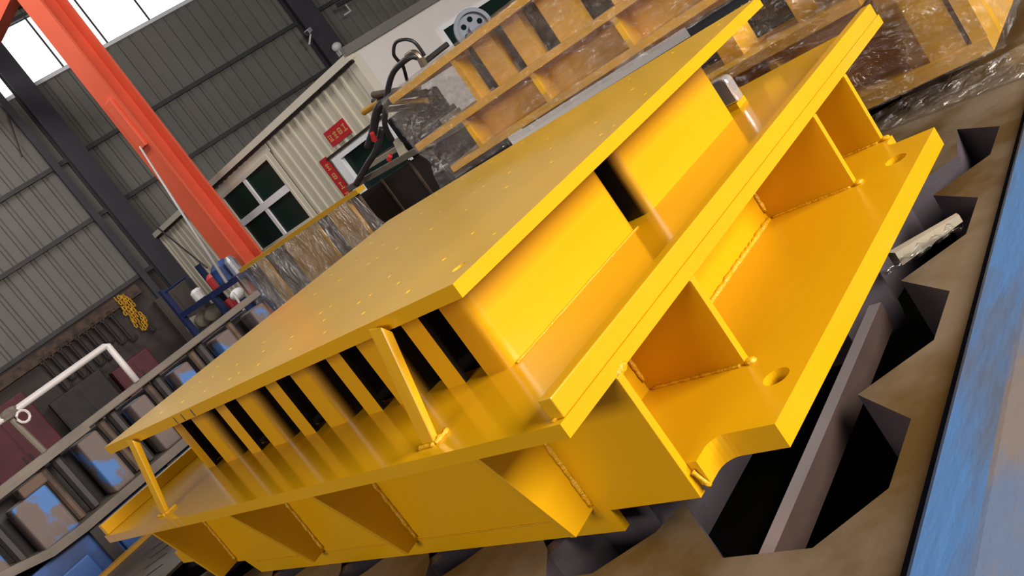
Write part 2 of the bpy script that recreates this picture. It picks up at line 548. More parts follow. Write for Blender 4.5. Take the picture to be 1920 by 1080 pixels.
# front comb
front = [(-1.55, -1.5), (2.33, -1.5), (2.328, -0.055), (2.16, -0.062), (2.05, 0.04), (1.993, 0.098), (1.965, 0.02), (1.86, -0.077), (1.735, -0.085)]
x = 1.735
while x > -0.6:
    front += [(x - 0.06, 0.0), (x - 0.13, 0.06), (x - 0.27, 0.075), (x - 0.34, -0.01), (x - 0.43, -0.09)]
    x -= 0.43
front += [(-0.75, 0.0), (-1.55, 0.0)]
fillcomb(front)
for i in range(4):     # crossing webs seen in the openings
    x0 = 1.62 - 0.43 * i
    build('cross_web', MB().prism([(x0, -0.06), (x0 + 0.035, -0.07), (x0 + 0.20, 0.30), (x0 + 0.165, 0.30)], 'z', PZ - 0.16, PZ - 0.005, 0), STEEL_SIDE, plat)
fillcomb([(-1.55, 2.9), (-1.55, 0.0), (-0.75, 0.0), (-0.55, 0.35), (-0.55, 1.9), (1.66, 1.9), (1.66, 2.9)], 'deck_plate')
build('deck_plate', MB().box(-1.55, 2.30, 2.9, 5.2, PZ - 0.16, PZ), STEEL_TOP, plat)
build('pit_tray', MB().box(-1.55, 2.45, -1.5, 5.2, -0.75, -0.52), BLACK_PIT, plat)
build('front_skirt', MB().box(-1.55, 2.45, -1.52, -1.5, -0.75, PZ), STEEL_SIDE, plat)
build('left_skirt', MB().box(-1.57, -1.55, -1.5, 5.2, -0.75, PZ), STEEL_SIDE, plat)
build('rear_skirt', MB().box(-1.55, 2.25, 5.2, 5.22, -0.75, PZ), STEEL_SIDE, plat)
# slotted plate at the left front of the platform
sl = MB()
build('slotted_plate', sl.box(-1.5, -0.62, 0.02, 0.42, PZ, PZ + 0.012), STEEL_TOP, plat)
for (sx, sy) in ((-1.06, 0.235), (-0.97, 0.165), (-1.17, 0.30), (-0.86, 0.09)):
    build('slot', MB().prism([(sx - 0.05, sy - 0.045), (sx - 0.03, sy - 0.045), (sx + 0.05, sy + 0.045), (sx + 0.03, sy + 0.045)], 'z', PZ + 0.004, PZ + 0.0125), BLACK_PIT, plat)
build('edge_strip', MB().box(-1.55, -1.50, 0.0, 0.9, PZ, PZ + 0.03), OCHRE, plat)
# blue side beam
def beamsec(y):
    a = xin(y)
    return [(a, y, -0.6), (a, y, PZ + 0.012), (a + 0.012, y, PZ + 0.022), (a + 0.090, y, PZ + 0.022), (a + 0.096, y, PZ + 0.018), (a + 0.150, y, PZ - 0.045), (a + 0.150, y, -0.6)]
mb = MB().hull(beamsec(-1.6), beamsec(5.2))
nf = len(mb.f)
for i in range(nf):
    c = sum((mb.v[k] for k in mb.f[i]), Vector()) / len(mb.f[i])
    if c.x > xin(c.y) + 0.0905:
        mb.mi[i] = 1
build('side_beam', mb, [BLUE_WORN, GREYBLUE], plat, label='long blue side beam with worn paint')
mb = MB()
def apron(a, b):
    y = -1.6 + 6.8 * b
    x = xin(y) + 0.15 + 2.2 * a
    return (x, y, PZ - 0.045 + 0.006 * noise.noise(Vector((x * 9, y * 9, 0))) - 0.02 * a)
mb.grid(apron, 60, 90)
ap = struct('trim_1', mb, APRON, fixn=False)
struct('trim_2', MB().box(2.6, 4.9, -1.6, 5.2, -0.75, -0.2), APRON)

# upright flat web inside the openings, right of the foot plate
mb = MB().hull([(2.214, -0.052, -0.140), (2.2432, -0.052, -0.140), (2.2432, -0.052, -0.080), (2.214, -0.052, -0.080)],
               [(2.186, 0.70, -0.140), (2.2145, 0.70, -0.140), (2.2145, 0.70, -0.080), (2.186, 0.70, -0.080)])
for i in range(len(mb.f)):
    if min(mb.v[k].z for k in mb.f[i]) > -0.081:
        mb.mi[i] = 1
build('web_plate', mb, [BARBROWN, BARGREY], plat, label='grey topped brown upright flat web beside the foot plate')
# scrap wrapped in film and a wooden wedge in the second opening
t = thing('timber_wedge', (2.27, 0.93, PZ), 'pale timber sliver with crumpled clear film beside the yellow foot plate', 'timber')
build('wood_sliver', MB().hull([(2.20, 0.86, -0.08), (2.225, 0.845, -0.08), (2.225, 0.845, -0.045), (2.20, 0.86, -0.045)],
                               [(2.335, 0.965, -0.07), (2.345, 0.95, -0.07), (2.345, 0.95, -0.052), (2.335, 0.965, -0.052)]), WOOD, t)
def crump(a, b):
    x = 2.19 + 0.15 * a
    y = 0.80 + 0.13 * a + 0.06 * b - 0.03
    return (x, y, -0.085 + 0.035 * (1 - b) + 0.02 * noise.noise(Vector((x * 45, y * 45, 3))))
build('film_scrap', MB().grid(crump, 24, 14), FILM2, t, smooth=True, fixn=False)

# ================================================================ MAIN MACHINE
H, ZP, ZF, ZB = 0.534, 0.504, 0.285, 0.051
mac = thing('machine_base', (1.0, 0.75, -0.065), 'bright yellow welded steel machine base, unwrapped, in the foreground', 'machine')
hx = [0.310 + 0.1725 * k for k in range(10)]
holes = []
for yy in (0.100, 0.222, 0.336, 0.68, 0.90, 1.12, 1.385):
    for xx in hx:
        if abs(xx - 1.8625) < 0.01 and yy < 0.12:
            continue
        if yy in (0.336, 1.12) and hx.index(xx) % 2 == 1:
            continue
        holes.append((xx + random.uniform(-0.006, 0.006), yy + random.uniform(-0.004, 0.004), random.choice((0.006, 0.007, 0.008))))
holes.append((1.862, 0.098, 0.016))
holes += [(x_ + 0.03, y_ + 0.018, 0.006) for x_, y_, r_ in holes[3:40:6]]
plate_holes('top_plate', [(0, 0), (1.937, 0), (1.937, 1.5), (0, 1.5)], holes, ZP, H, YEL_TOP, mac, side=YEL)
for x_ in (0.60, 0.655, 0.725):
    build('weld_mark', MB().box(x_, x_ + 0.004, -0.0015, 0.001, ZP + 0.002, H - 0.006), RUST, mac)
# support boxes: bent plate with rounded corners
def rbox(x0, x1, y0, y1, r, n=6):
    pts = [(x0, y0)]
    pts += [(x1 - r + r * math.sin(PI / 2 * i / n), y0 + r - r * math.cos(PI / 2 * i / n)) for i in range(n + 1)]
    pts += [(x1 - r + r * math.cos(PI / 2 * i / n), y1 - r + r * math.sin(PI / 2 * i / n)) for i in range(n + 1)]
    pts += [(x0, y1)]
    return pts
for row, (y0, y1) in enumerate(((0.148, 0.722), (0.797, 1.375))):
    for k in range(5):
        x0 = 1.671 - 0.3365 * k
        x1 = x0 + (0.086 if k == 0 else 0.100)
        prof = rbox(x0, x1, y0, y1, 0.028)
        n_ = len(prof)
        # share of yellow along the profile: shade in the gaps is put into the colour
        yshare = []
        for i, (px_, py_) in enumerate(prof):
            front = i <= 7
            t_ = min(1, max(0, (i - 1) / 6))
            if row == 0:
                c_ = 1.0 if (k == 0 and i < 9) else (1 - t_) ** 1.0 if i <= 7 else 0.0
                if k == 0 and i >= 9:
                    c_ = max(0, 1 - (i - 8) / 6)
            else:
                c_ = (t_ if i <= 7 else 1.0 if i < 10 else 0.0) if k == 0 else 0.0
            yshare.append(c_)
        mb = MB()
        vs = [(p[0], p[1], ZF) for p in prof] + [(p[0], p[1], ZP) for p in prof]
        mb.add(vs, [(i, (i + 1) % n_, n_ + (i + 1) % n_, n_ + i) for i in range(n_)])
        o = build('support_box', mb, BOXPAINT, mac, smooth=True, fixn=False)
        at_ = o.data.attributes.new('yellow_share', 'FLOAT', 'POINT')
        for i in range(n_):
            at_.data[i].value = yshare[i]
            at_.data[n_ + i].value = yshare[i]
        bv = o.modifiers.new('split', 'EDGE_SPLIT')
        bv.split_angle = R_(35)
    for k in range(5):
        x0 = 1.528 - 0.338 * k
        if row == 0:
            mb = MB().box(x0, x0 + 0.066, y0, y0 + 0.014, ZF, ZP)
            mb.mi = [1 if q != 2 else 0 for q in range(6)]
            build('support_bar', mb, [YEL, INNER], mac)
        else:
            build('support_bar', MB().box(x0, x0 + 0.066, y0, y0 + 0.014, ZF, ZP), INNER, mac)
build('shade_floor', MB().box(0.16, 1.672, 0.205, 1.37, ZF, ZF + 0.0015), INNER, mac)  # thin black sheets added so the gaps between the boxes go dark
build('shade_ceiling', MB().box(0.16, 1.672, 0.17, 1.37, ZP - 0.0015, ZP), INNER, mac)
build('shade_wall', MB().box(0.155, 0.16, 0.165, 1.37, ZF, ZP), INNER, mac)
# narrow bars and boxes need a floor between them: the flange plate
fl = plate_holes('flange_plate', [(-0.199, -0.124), (2.099, -0.124), (2.099, 1.7465), (-0.199, 1.7465)], [(1.25, 0.93, 0.03), (0.55, 0.93, 0.03)], 0.256, ZF, YEL_GLOSS, mac)
build('edge_bar', MB().box(2.066, 2.0985, -0.108, 1.735, ZF, 0.326), YEL, mac, bevel=0.0025, label='raised bar along the right edge of the flange')
build('edge_bar', MB().box(-0.1985, -0.168, -0.118, 1.72, ZF, 0.325), YEL, mac, bevel=0.0025, label='raised bar along the left edge of the flange')
# front and side walls
build('front_panel', MB().prism([(0.264, -0.065), (1.879, -0.065), (1.879, -0.012), (1.845, -0.012), (1.845, 0.256), (-0.05, 0.256), (-0.05, -0.012), (0.215, -0.012)], 'y', 0.033, 0.051), YEL, mac)
build('side_panel', MB().box(1.823, 1.845, 0.051, 1.343, -0.012, 0.256), YEL, mac)
build('side_panel', MB().box(-0.05, -0.028, 0.051, 1.343, -0.012, 0.256), YEL, mac)
build('rear_panel', MB().box(-0.05, 1.845, 1.343, 1.361, -0.065, 0.256), YEL, mac)
for i, yy in enumerate((0.033, 0.3426, 1.0915, 1.3435)):
    z0 = -0.013 if i in (0,) else ZB
    build('rib', MB().box(1.845, 2.1025, yy, yy + 0.0185, z0, 0.2559), YEL, mac, bevel=0.0015)
# gussets below the front edge of the flange
for gx, zb, ty in ((1.838, -0.004, -0.040), (1.209, -0.020, -0.012), (0.745, -0.012, -0.012), (0.165, -0.010, -0.040)):
    build('gusset', MB().prism([(0.033, 0.2559), (-0.112, 0.2559), (ty, zb - 0.004), (0.033, zb)], 'x', gx - 0.016, gx), YEL, mac, bevel=0.0012)
    bead(mac, (gx + 0.003, 0.032, 0.25), (gx + 0.003, 0.0315, zb + 0.01), 0.0065)
# foot plate with two bolt holes and notched corners
def arc(cx, cy, r, a0, a1, n=5):
    return [(cx + r * math.cos(R_(a0 + (a1 - a0) * i / n)), cy + r * math.sin(R_(a0 + (a1 - a0) * i / n))) for i in range(n + 1)]
foot = [(1.845, 0.052), (2.1245, 0.052)] + [(2.1245, 0.085)] + arc(2.158, 0.085, 0.0335, 180, 90)[1:] + [(2.26, 0.1185), (2.26, 1.284)] + arc(2.158, 1.318, 0.0335, -90, -180)[:] + [(2.1245, 1.361), (1.845, 1.361)]
plate_holes('foot_plate', foot, [(2.201, 0.270, 0.027), (2.190, 1.162, 0.027)], 0.0, ZB, YEL, mac, 24)
foot2 = [(-0.05 - (x - 1.845), y) for x, y in foot]
plate_holes('foot_plate', foot2, [(-0.406, 0.270, 0.027), (-0.395, 1.162, 0.027)], 0.0, ZB, YEL, mac, 24)
# struts between flange and top plate
def strut(x, wd, th, tip):
    a0 = Vector((x - wd / 2, -0.006, 0.529))
    mb = MB()
    A = [(x - wd / 2, 0.000, 0.530), (x + wd / 2, 0.000, 0.522), (x + wd / 2, 0.0 + th, 0.500), (x - wd / 2, 0.0 + th, 0.506)]
    B = [(x - wd / 2, -0.082, ZF), (x + wd / 2, -0.082, ZF), (x + wd / 2, -0.082 + th, ZF), (x - wd / 2, -0.082 + th, ZF)]
    A = [(p[0], p[1] - 0.004 - (th if i < 2 else th), p[2]) for i, p in enumerate(A)]
    mb.hull(A, B)
    return build('strut', mb, YEL, mac, bevel=0.003)
strut(1.690, 0.042, 0.015, True)
strut(0.270, 0.044, 0.014, False)
for x in (1.69, 0.27):
    bead(mac, (x + 0.028, -0.085, ZF + 0.003), (x + 0.028, -0.045, ZF + 0.003), 0.006)
    bead(mac, (x - 0.026, -0.088, ZF + 0.003), (x + 0.026, -0.088, ZF + 0.003), 0.005)
# welds
for i, yy in enumerate((0.033, 0.3426, 1.0915, 1.3435)):
    if i:
        bead(mac, (1.849, yy - 0.002, 0.075), (1.849, yy - 0.002, 0.245), 0.006)
        bead(mac, (1.86, yy - 0.002, ZB + 0.001), (2.09, yy - 0.002, ZB + 0.001), 0.0045)
        build('weld_drip', MB().blob((2.110, yy + 0.006, ZB + 0.002), 0.013, 0.012, 0.007, jit=0.2), YEL_WELD, mac, smooth=True)
bead(mac, (1.850, 0.365, ZB + 0.002), (1.850, 1.08, ZB + 0.002), 0.008, n=60)
bead(mac, (1.85, 0.365, 0.252), (1.85, 1.08, 0.252), 0.008)
bead(mac, (2.108, 0.046, 0.035), (2.122, 0.050, -0.002), 0.005)
bead(mac, (0.30, 0.032, -0.02), (1.80, 0.032, -0.02), 0.002, n=60)
build('weld_drip', MB().blob((2.075, -0.108, ZF + 0.002), 0.007, 0.006, 0.004, jit=0.2), YEL_WELD, mac, smooth=True)
build('weld_drip', MB().blob((2.0985, 0.06, 0.257), 0.004, 0.02, 0.009, jit=0.2), YEL_WELD, mac, smooth=True)
for x_ in (0.36, 0.42, 0.47):
    build('scratch', MB().box(x_, x_ + 0.003, -0.1246, -0.1235, 0.258, 0.282), WOOD, mac)
bead(mac, (2.066, 0.3, ZF + 0.001), (2.066, 1.7, ZF + 0.001), 0.004, n=50)
bead(mac, (1.760, 0.16, ZF + 0.001), (1.760, 0.72, ZF + 0.001), 0.003, n=30)

# shiny clamp block behind the boxes
t = thing('clamp_block', (1.69, 1.47, ZF), 'shiny chrome-like wrapped block on the far right of the lower flange', 'block')
mb = MB()
po = [(1.672, 0.302), (1.742, 0.302)] + [(1.742 + 0.018 - 0.018 + 0.0, 0.36)] + [(1.742 - 0.02 + 0.02 * math.cos(R_(a)), 0.368 + 0.02 * math.sin(R_(a))) for a in (0, 30, 60, 90)] + [(1.66, 0.388)]
mb.prism(po, 'y', 1.455, 1.50)
build('chrome_cover', mb, CHROME, t, bevel=0.006)
build('black_body', MB().box(1.60, 1.662, 1.458, 1.50, 0.302, 0.378), BLACKPL, t, bevel=0.004)
build('yellow_seat', MB().box(1.60, 1.735, 1.45, 1.51, ZF, 0.302), YEL, t)

# ================================================================ WRAPPED MACHINES
def wavy(p, amp, sc, seed):
    return amp * noise.noise(Vector((p[0] * sc + seed, p[1] * sc, p[2] * sc * 1.3)))

def film_sheet(root, fn, nu, nv, material, name='plastic_film'):
    o = build(name, MB().grid(fn, nu, nv), material, root, local=True, smooth=True, fixn=False)
    return o

# upper unit of the stack
A1 = R_(12)
u1 = thing('wrapped_machine', (-0.141, 2.116, 0.507), 'yellow machine frame in clear film stacked on top of another behind the main machine', 'machine', None, A1)
L1 = 2.5
D1 = 1.2
build('foot_plate', MB().box(0.0, L1, 0.0, D1, 0.0, 0.033), YEL_W, u1, local=True)
build('web_panel', MB().box(0.16, L1 - 0.1, 0.13, 0.15, 0.033, 0.178), YEL_W, u1, local=True)
build('web_panel', MB().box(0.16, 0.18, 0.15, D1 - 0.1, 0.033, 0.178), YEL_W, u1, local=True)
for gx in (0.20, 0.63, 1.09, 1.55, 2.0):
    build('rib', MB().box(gx, gx + 0.025, 0.005, 0.13, 0.033, 0.178), YEL_W, u1, local=True)
build('flange_plate', MB().box(-0.095, L1, -0.004, D1, 0.178, 0.212), YEL_W, u1, local=True)
for (a, b, dp) in ((0.325, 0.352, 0.03), (0.42, 0.53, 0.5), (0.60, 0.70, 0.5), (0.80, 0.96, 0.4), (1.10, 1.18, 0.3), (1.32, 1.46, 0.4), (1.6, 1.7, 0.3), (1.9, 2.0, 0.3), (2.2, 2.3, 0.3)):
    build('support_box', MB().box(a, b, 0.02 if dp < 0.1 else 0.10, 0.10 + dp, 0.212, 0.432), YEL_W, u1, local=True)
build('top_plate', MB().box(-0.06, L1, -0.002, D1, 0.432, 0.468), YEL_W, u1, local=True)
build('shade_panel', MB().box(0.36, L1 - 0.1, 0.16, 0.17, 0.212, 0.432), INNER, u1, local=True)  # black sheet added behind the boxes to darken the gaps
def f1(a, b):
    x = -0.11 + (L1 + 0.1) * a
    z = -0.03 + 0.51 * b
    prof = 0.014
    for zc, hw in ((0.016, 0.03), (0.195, 0.03), (0.45, 0.03)):
        pass
    dip = 0.028 * (math.sin(PI * min(1, max(0, (z - 0.04) / 0.13))) if z < 0.17 else math.sin(PI * min(1, max(0, (z - 0.22) / 0.21))))
    y = -0.012 + dip * 0.8 + wavy((x, 0, z), 0.012, 9, 1.3) + wavy((x, 0, z), 0.006, 26, 4.1)
    x += 0.02 * math.sin(z * 14) * (1 if a < 0.02 else 0)
    if b > 0.97:
        y += 0.01
    return (x, min(y, 0.02 if dip > 0.012 else -0.006), z)
film_sheet(u1, f1, 170, 50, FILM)
def f1e(a, b):
    y = -0.01 + (D1) * a
    z = -0.03 + 0.51 * b
    bow = 0.06 * math.sin(PI * b) * (0.3 + a)
    x = -0.105 + (0.10 if z < 0.15 else 0.0) * (1 - max(0, z) / 0.15) + 0.6 * bow * (1 - abs(2 * b - 1)) * 0.5 + wavy((0, y, z), 0.012, 9, 7)
    return (x, y, z)
film_sheet(u1, f1e, 50, 40, FILM)
def f1t(a, b):
    x = -0.08 + (L1 + 0.07) * a
    y = -0.012 + D1 * b
    return (x, y, 0.478 + abs(wavy((x, y, 0), 0.012, 10, 3)))
film_sheet(u1, f1t, 80, 30, FILM)

# lower unit of the stack
A2 = R_(3)
u2 = thing('wrapped_machine', (2.27, 1.905, 0.0), 'yellow machine frame in clear film standing lowest, directly behind the main machine', 'machine', None, A2)
def b2(name, *a, m=YEL_W, **k):
    return build(name, MB().box(*a), m, u2, local=True, **k)
b2('foot_plate', -2.3, 0.0, 0.0, 1.5, 0.0, 0.045)
b2('web_panel', -2.2, -0.26, 0.16, 0.18, 0.045, 0.30)
b2('shade_panel', -2.2, -0.3, 0.30, 0.31, 0.338, 0.47, m=INNER)  # black backing sheet added as in the upper unit
b2('support_box', -0.245, -0.185, 0.06, 0.5, 0.045, 0.47)
b2('support_box', -0.175, -0.062, 0.02, 0.5, 0.045, 0.47)
b2('support_box', -0.045, 0.0, 0.01, 0.5, 0.045, 0.47)
b2('rib', -1.0, -0.97, 0.02, 0.16, 0.045, 0.30)
b2('rib', -0.62, -0.59, 0.02, 0.16, 0.045, 0.30)
b2('flange_plate', -2.35, -0.26, 0.0, 1.5, 0.305, 0.338)
b2('top_plate', -2.25, 0.0, 0.78, 1.5, 0.47, 0.503)
for a in (-2.0, -1.7, -1.4, -1.1, -0.8, -0.5):
    b2('support_bar', a, a + 0.08, 0.12, 0.28, 0.338, 0.43)
def f2(a, b):
    x = -2.36 + 2.40 * a
    z = 0.0 + 0.500 * b
    return (x, -0.022 + wavy((x, 0, z), 0.014, 8, 2.2) + wavy((x, 0, z), 0.006, 30, 5), z)
film_sheet(u2, f2, 120, 44, FILM)
def f2e(a, b):
    y = -0.02 + 1.5 * a
    z = 0.0 + 0.515 * b
    return (0.03 + wavy((0, y, z), 0.02, 7, 9) + 0.02 * math.sin(5 * b), y, z)
film_sheet(u2, f2e, 50, 40, FILM)
def f2tail(a, b):
    x = -0.45 + 0.62 * a
    y = 0.0 - 0.10 * b - 0.10 * b * a + 0.02
    z = 0.03 * (1 - b) ** 2 - 0.060 + 0.014 * abs(noise.noise(Vector((x * 9, y * 22, 1))))
    return (x, y, z)
film_sheet(u2, f2tail, 60, 24, FILM2, 'film_tail')
for xx in (-2.0, -1.0, -0.25):
    b2('bearer', xx - 0.06, xx + 0.06, 0.05, 1.45, -0.064, 0.0, m=RUST)

# far left wrapped unit
u3 = thing('wrapped_machine', (-4.6, 4.0, -0.75), 'low film wrapped frame with an orange top edge, left behind the top plate', 'machine')
e0, e1 = -5.69, -3.27
build('top_plate', MB().box(e0, e1, 4.0, 4.10, 0.61, 0.655), YEL_W, u3)
build('web_panel', MB().box(e0 + 0.05, e1 - 0.1, 4.06, 4.09, -0.75, 0.61), RUST, u3)
for a, b in ((-5.35, -5.2), (-4.75, -4.1), (-3.85, -3.5)):
    build('support_box', MB().box(a, b, 4.02, 4.10, -0.75, 0.61), YEL_W, u3)
build('foot_plate', MB().box(e0, e1, 3.98, 4.3, -0.75, -0.70), YEL_W, u3)
def f3(a, b):
    x = e0 - 0.02 + (e1 - e0 + 0.30 * (1 - b) + 0.04) * a
    z = -0.3 + 0.918 * b
    ph = x * 15 + 2.5 * noise.noise(Vector((x * 2.2, z * 0.8, 0)))
    fold = 0.055 * (abs(math.sin(ph)) ** 0.5 - 0.6) * (1.0 - 0.85 * b)
    return (x, 3.95 - fold + 0.03 * noise.noise(Vector((x * 6, 0, z * 4))) - 0.04 * (1 - b), z)
build('plastic_film', MB().grid(f3, 220, 40), FILM3, u3, smooth=True, fixn=False)

# ================================================================ LEFT: old blue conveyor with rails
cv = thing('blue_conveyor', (-1.7, 1.2, -0.75), 'old blue conveyor frame with peeling blocks between rails, left of the machine', 'conveyor')
X0 = -1.62
build('top_rail', MB().box(X0 - 0.05, X0, -0.9, 1.72, 0.525, 0.562), RUSTY_RAIL, cv, bevel=0.006)
build('rail_flat', MB().box(X0 - 0.01, X0 + 0.012, -0.9, 0.52, 0.515, 0.533), RUSTY_RAIL, cv)
# lower ledge with the sagging end
lp = [(-1.0, 0.345), (-0.35, 0.30), (-0.17, 0.264), (0.03, 0.205), (0.21, 0.192), (0.6, 0.192), (1.72, 0.192)]
up_ = [(a, b - 0.0) for a, b in lp]
dn_ = [(a, b - 0.045) for a, b in lp[::-1]]
mb = MB()
for i in range(len(lp) - 1):
    (a, za), (b, zb_) = lp[i], lp[i + 1]
    mb.hull([(X0 + 0.02, a, za - 0.045), (X0 - 0.22, a, za - 0.045), (X0 - 0.22, a, za), (X0 + 0.02, a, za)],
            [(X0 + 0.02, b, zb_ - 0.045), (X0 - 0.22, b, zb_ - 0.045), (X0 - 0.22, b, zb_), (X0 + 0.02, b, zb_)])
build('lower_ledge', mb, RUSTY_RAIL, cv)
for i, (yy, wd, zt) in enumerate(((-0.30, 0.18, 0.44), (0.03, 0.18, 0.445), (0.43, 0.115, 0.50), (0.745, 0.10, 0.49), (1.03, 0.10, 0.49), (1.335, 0.10, 0.49), (1.60, 0.10, 0.49))):
    build('bearing_block', MB().box(X0 - 0.16, X0 - 0.005, yy, yy + wd, 0.192 if i else 0.24, zt), BLOCK, cv, bevel=0.012)
    if i < 2:
        build('block_cap', MB().box(X0 - 0.13, X0 - 0.008, yy + 0.075, yy + 0.205, zt, zt + 0.055), RUST, cv, bevel=0.008)
for i, yy in enumerate((-0.04, 0.27, 0.35, 0.62, 0.69, 0.92, 0.98, 1.22, 1.28, 1.50)):
    build('spindle', MB().tube([(X0 - 0.10, yy - 0.01, 0.2), (X0 - 0.10, yy - 0.01, 0.525)], 0.022 if i % 2 else 0.03, 8), RUST if i % 2 else HOOKS, cv)
build('body_panel', MB().box(X0 - 0.10, X0 - 0.06, -1.0, 1.72, -0.75, 0.147), BLUE, cv)
for yy in (-0.55, 0.02, 0.50, 1.05, 1.4):
    build('body_post', MB().box(X0 - 0.07, X0 - 0.02, yy + 0.20, yy + 0.26, -0.75, 0.147), HOOKS, cv)
    build('blue_cover', MB().box(X0 - 0.06, X0 - 0.03, yy - 0.20, yy + 0.14, -0.6, 0.06), LBLUE, cv, bevel=0.01)
build('back_panel', MB().box(X0 - 0.30, X0 - 0.26, -1.0, 1.72, -0.75, 0.5), DARKPANEL, cv)
# white handrail over it
hr = thing('white_handrail', (X0 - 0.02, 0.3, 0.19), 'white pipe handrail with a square corner above the blue conveyor', 'handrail')
build('rail_pipe', MB().tube([(X0, -0.9, 0.799), (X0, 0.30, 0.799), (X0, 0.835, 0.799), (X0, 0.850, 0.794), (X0, 0.850, 0.68), (X0, 0.849, 0.563)], 0.0175, 10), WHITEPIPE, hr, smooth=True)
build('upright', MB().tube([(X0 - 0.01, 0.285, 0.79), (X0 - 0.01, 0.30, 0.563)], 0.016, 8), RUSTY_RAIL, hr)
build('pipe_clamp', MB().blob((X0 + 0.0, 0.29, 0.80), 0.03, 0.055, 0.028, jit=0.15), RUSTY_RAIL, hr)
build('tie_loop', MB().tube([(X0 + 0.02, 0.325 + 0.028 * math.cos(a * PI / 5), 0.755 + 0.03 * math.sin(a * PI / 5)) for a in range(11)], 0.007, 6), WHITEPIPE, hr)

# ================================================================ STEEL BENCH AND HYDRAULICS (behind, centre)
bn = thing('steel_bench', (-3.0, 4.6, -0.75), 'dark steel bench with pale top rails, left of the film wrapped stack', 'bench')
p, q = on_y(655, 353, 4.5), on_y(905, 212, 4.5)
build('front_rail', MB().bar(p, q, 0.06, 0.055), RUSTY_RAIL, bn, bevel=0.004)
p2, q2 = on_y(690, 312, 4.9), on_y(860, 208, 4.9)
build('rear_rail', MB().bar(p2, q2, 0.07, 0.05), WOOD, bn, bevel=0.004)
p3, q3 = on_y(705, 300, 5.1), on_y(850, 200, 5.1)
build('rusty_rail', MB().bar(p3, q3, 0.06, 0.05), RUST, bn)
c = on_y(752, 285, 4.6)
build('cross_member', MB().bar(on_y(744, 262, 4.88), on_y(757, 290, 4.52), 0.08, 0.03), WOOD, bn)
build('bench_panel', MB().box(p.x - 0.1, q.x, 4.54, 4.58, -0.75, 0.575), DARKPANEL, bn)
for u, v in ((715, 340), (768, 308), (810, 290)):
    s = on_y(u, v, 4.52)
    build('seam_strip', MB().box(s.x - 0.012, s.x + 0.012, 4.525, 4.545, -0.7, 0.59), RUST, bn)
build('bench_shelf', MB().box(p2.x, q2.x, 4.6, 5.4, 0.50, 0.54), HOOKS, bn)
# bars and sleeves lying above the bench
def lie(name, a, b, r, m, label, cat, y0, y1, group=None):
    o = build(name, MB().tube([on_y(*a, y0), on_y(*b, y1)], r, 12), m, smooth=False)
    return tag(o, label, cat, group)
lie('steel_bar', (700, 178), (785, 164), 0.030, RUST, 'rusty brown round bar lying topmost, left of the wrapped stack', 'bar', 4.7, 4.6)
lie('steel_bar', (700, 190), (800, 172), 0.026, HOOKS, 'dark round bar lying just below the topmost rusty bar', 'bar', 4.72, 4.62)
lie('steel_sleeve', (682, 210), (712, 190), 0.032, OCHRE, 'short ochre sleeve at the left end of the bar bundle', 'sleeve', 4.75, 4.7)
lie('steel_bar', (722, 193), (800, 188), 0.022, OCHRE, 'thin yellow painted bar between the dark bars', 'bar', 4.74, 4.66)
lie('steel_bar', (712, 208), (800, 196), 0.026, HOOKS, 'lowest dark round bar of the bundle beside the black hoses', 'bar', 4.78, 4.7)
mp_ = on_y(765, 222, 4.8)
mb = MB().box(mp_.x - 0.22, mp_.x + 0.25, 4.75, 5.1, 0.55, mp_.z + 0.10)
o = build('pump_motor', mb, BLACKPL, bevel=0.03)
tag(o, 'dark motor housing on the steel bench, partly hidden behind black hoses', 'motor')
# hoses
def smooth_path(pts, n=8):
    out = []
    P = [pts[0]] + pts + [pts[-1]]
    for i in range(1, len(P) - 2):
        for k in range(n):
            t_ = k / n
            a, b, c_, d = P[i - 1], P[i], P[i + 1], P[i + 2]
            out.append(0.5 * ((2 * b) + (c_ - a) * t_ + (2 * a - 5 * b + 4 * c_ - d) * t_ * t_ + (3 * b - a - 3 * c_ + d) * t_ ** 3))
    out.append(pts[-1])
    return out
def hose(px, r, label, y):
    pts = [on_y(u, v, y + dy) for u, v, dy in px]
    o = build('hydraulic_hose', MB().tube(smooth_path(pts), r, 10), RUBBER, smooth=True)
    return tag(o, label, 'hose')
hose([(735, 262, .1), (722, 235, 0), (724, 200, 0), (728, 165, 0), (738, 135, 0), (757, 115, 0), (772, 106, 0.02), (784, 108, .05)], 0.024, 'thick black hose rising in a long curve past the wrapped stack', 4.2)
hose([(763, 150, .2), (755, 122, .1), (745, 112, .05), (738, 100, 0), (742, 80, 0), (760, 74, 0), (778, 80, 0.02), (796, 104, .05)], 0.014, 'thin black hose bent in a round loop against the white office wall', 4.25)
h3 = hose([(690, 275, 0), (700, 245, 0), (705, 215, 0), (714, 195, .02), (735, 188, .1)], 0.036, 'short thick black hose bending down over the office door', 4.3)
hose([(668, 345, 0), (688, 310, 0), (706, 280, 0), (716, 240, 0.05)], 0.030, 'black hose trailing down to the bench rail in front of the door', 4.35)
t = thing('hose_fitting', on_y(790, 112, 4.25), 'metal elbow coupling joining two black hoses above the wrapped stack', 'fitting')
build('elbow', MB().tube(smooth_path([on_y(762, 106, 4.25), on_y(775, 98, 4.25), on_y(785, 104, 4.25), on_y(793, 116, 4.25)]), 0.022, 10), FITTING, t, smooth=True)
build('hex_nut', MB().tube([on_y(788, 108, 4.25), on_y(796, 124, 4.25)], 0.036, 6), FITTING, t)
build('threaded_stub', MB().tube([on_y(793, 119, 4.27), on_y(840, 82, 4.4)], 0.022, 10), HOOKS, t)
c = on_y(706, 252, 4.3)
build('red_valve_cap', MB().tube([c + Vector((-0.03, -0.03, -0.03)), c + Vector((0.02, -0.05, 0.03))], [0.026, 0.02], 10), REDPL, h3, label='red valve cap')
c = on_y(731, 296, 4.5)
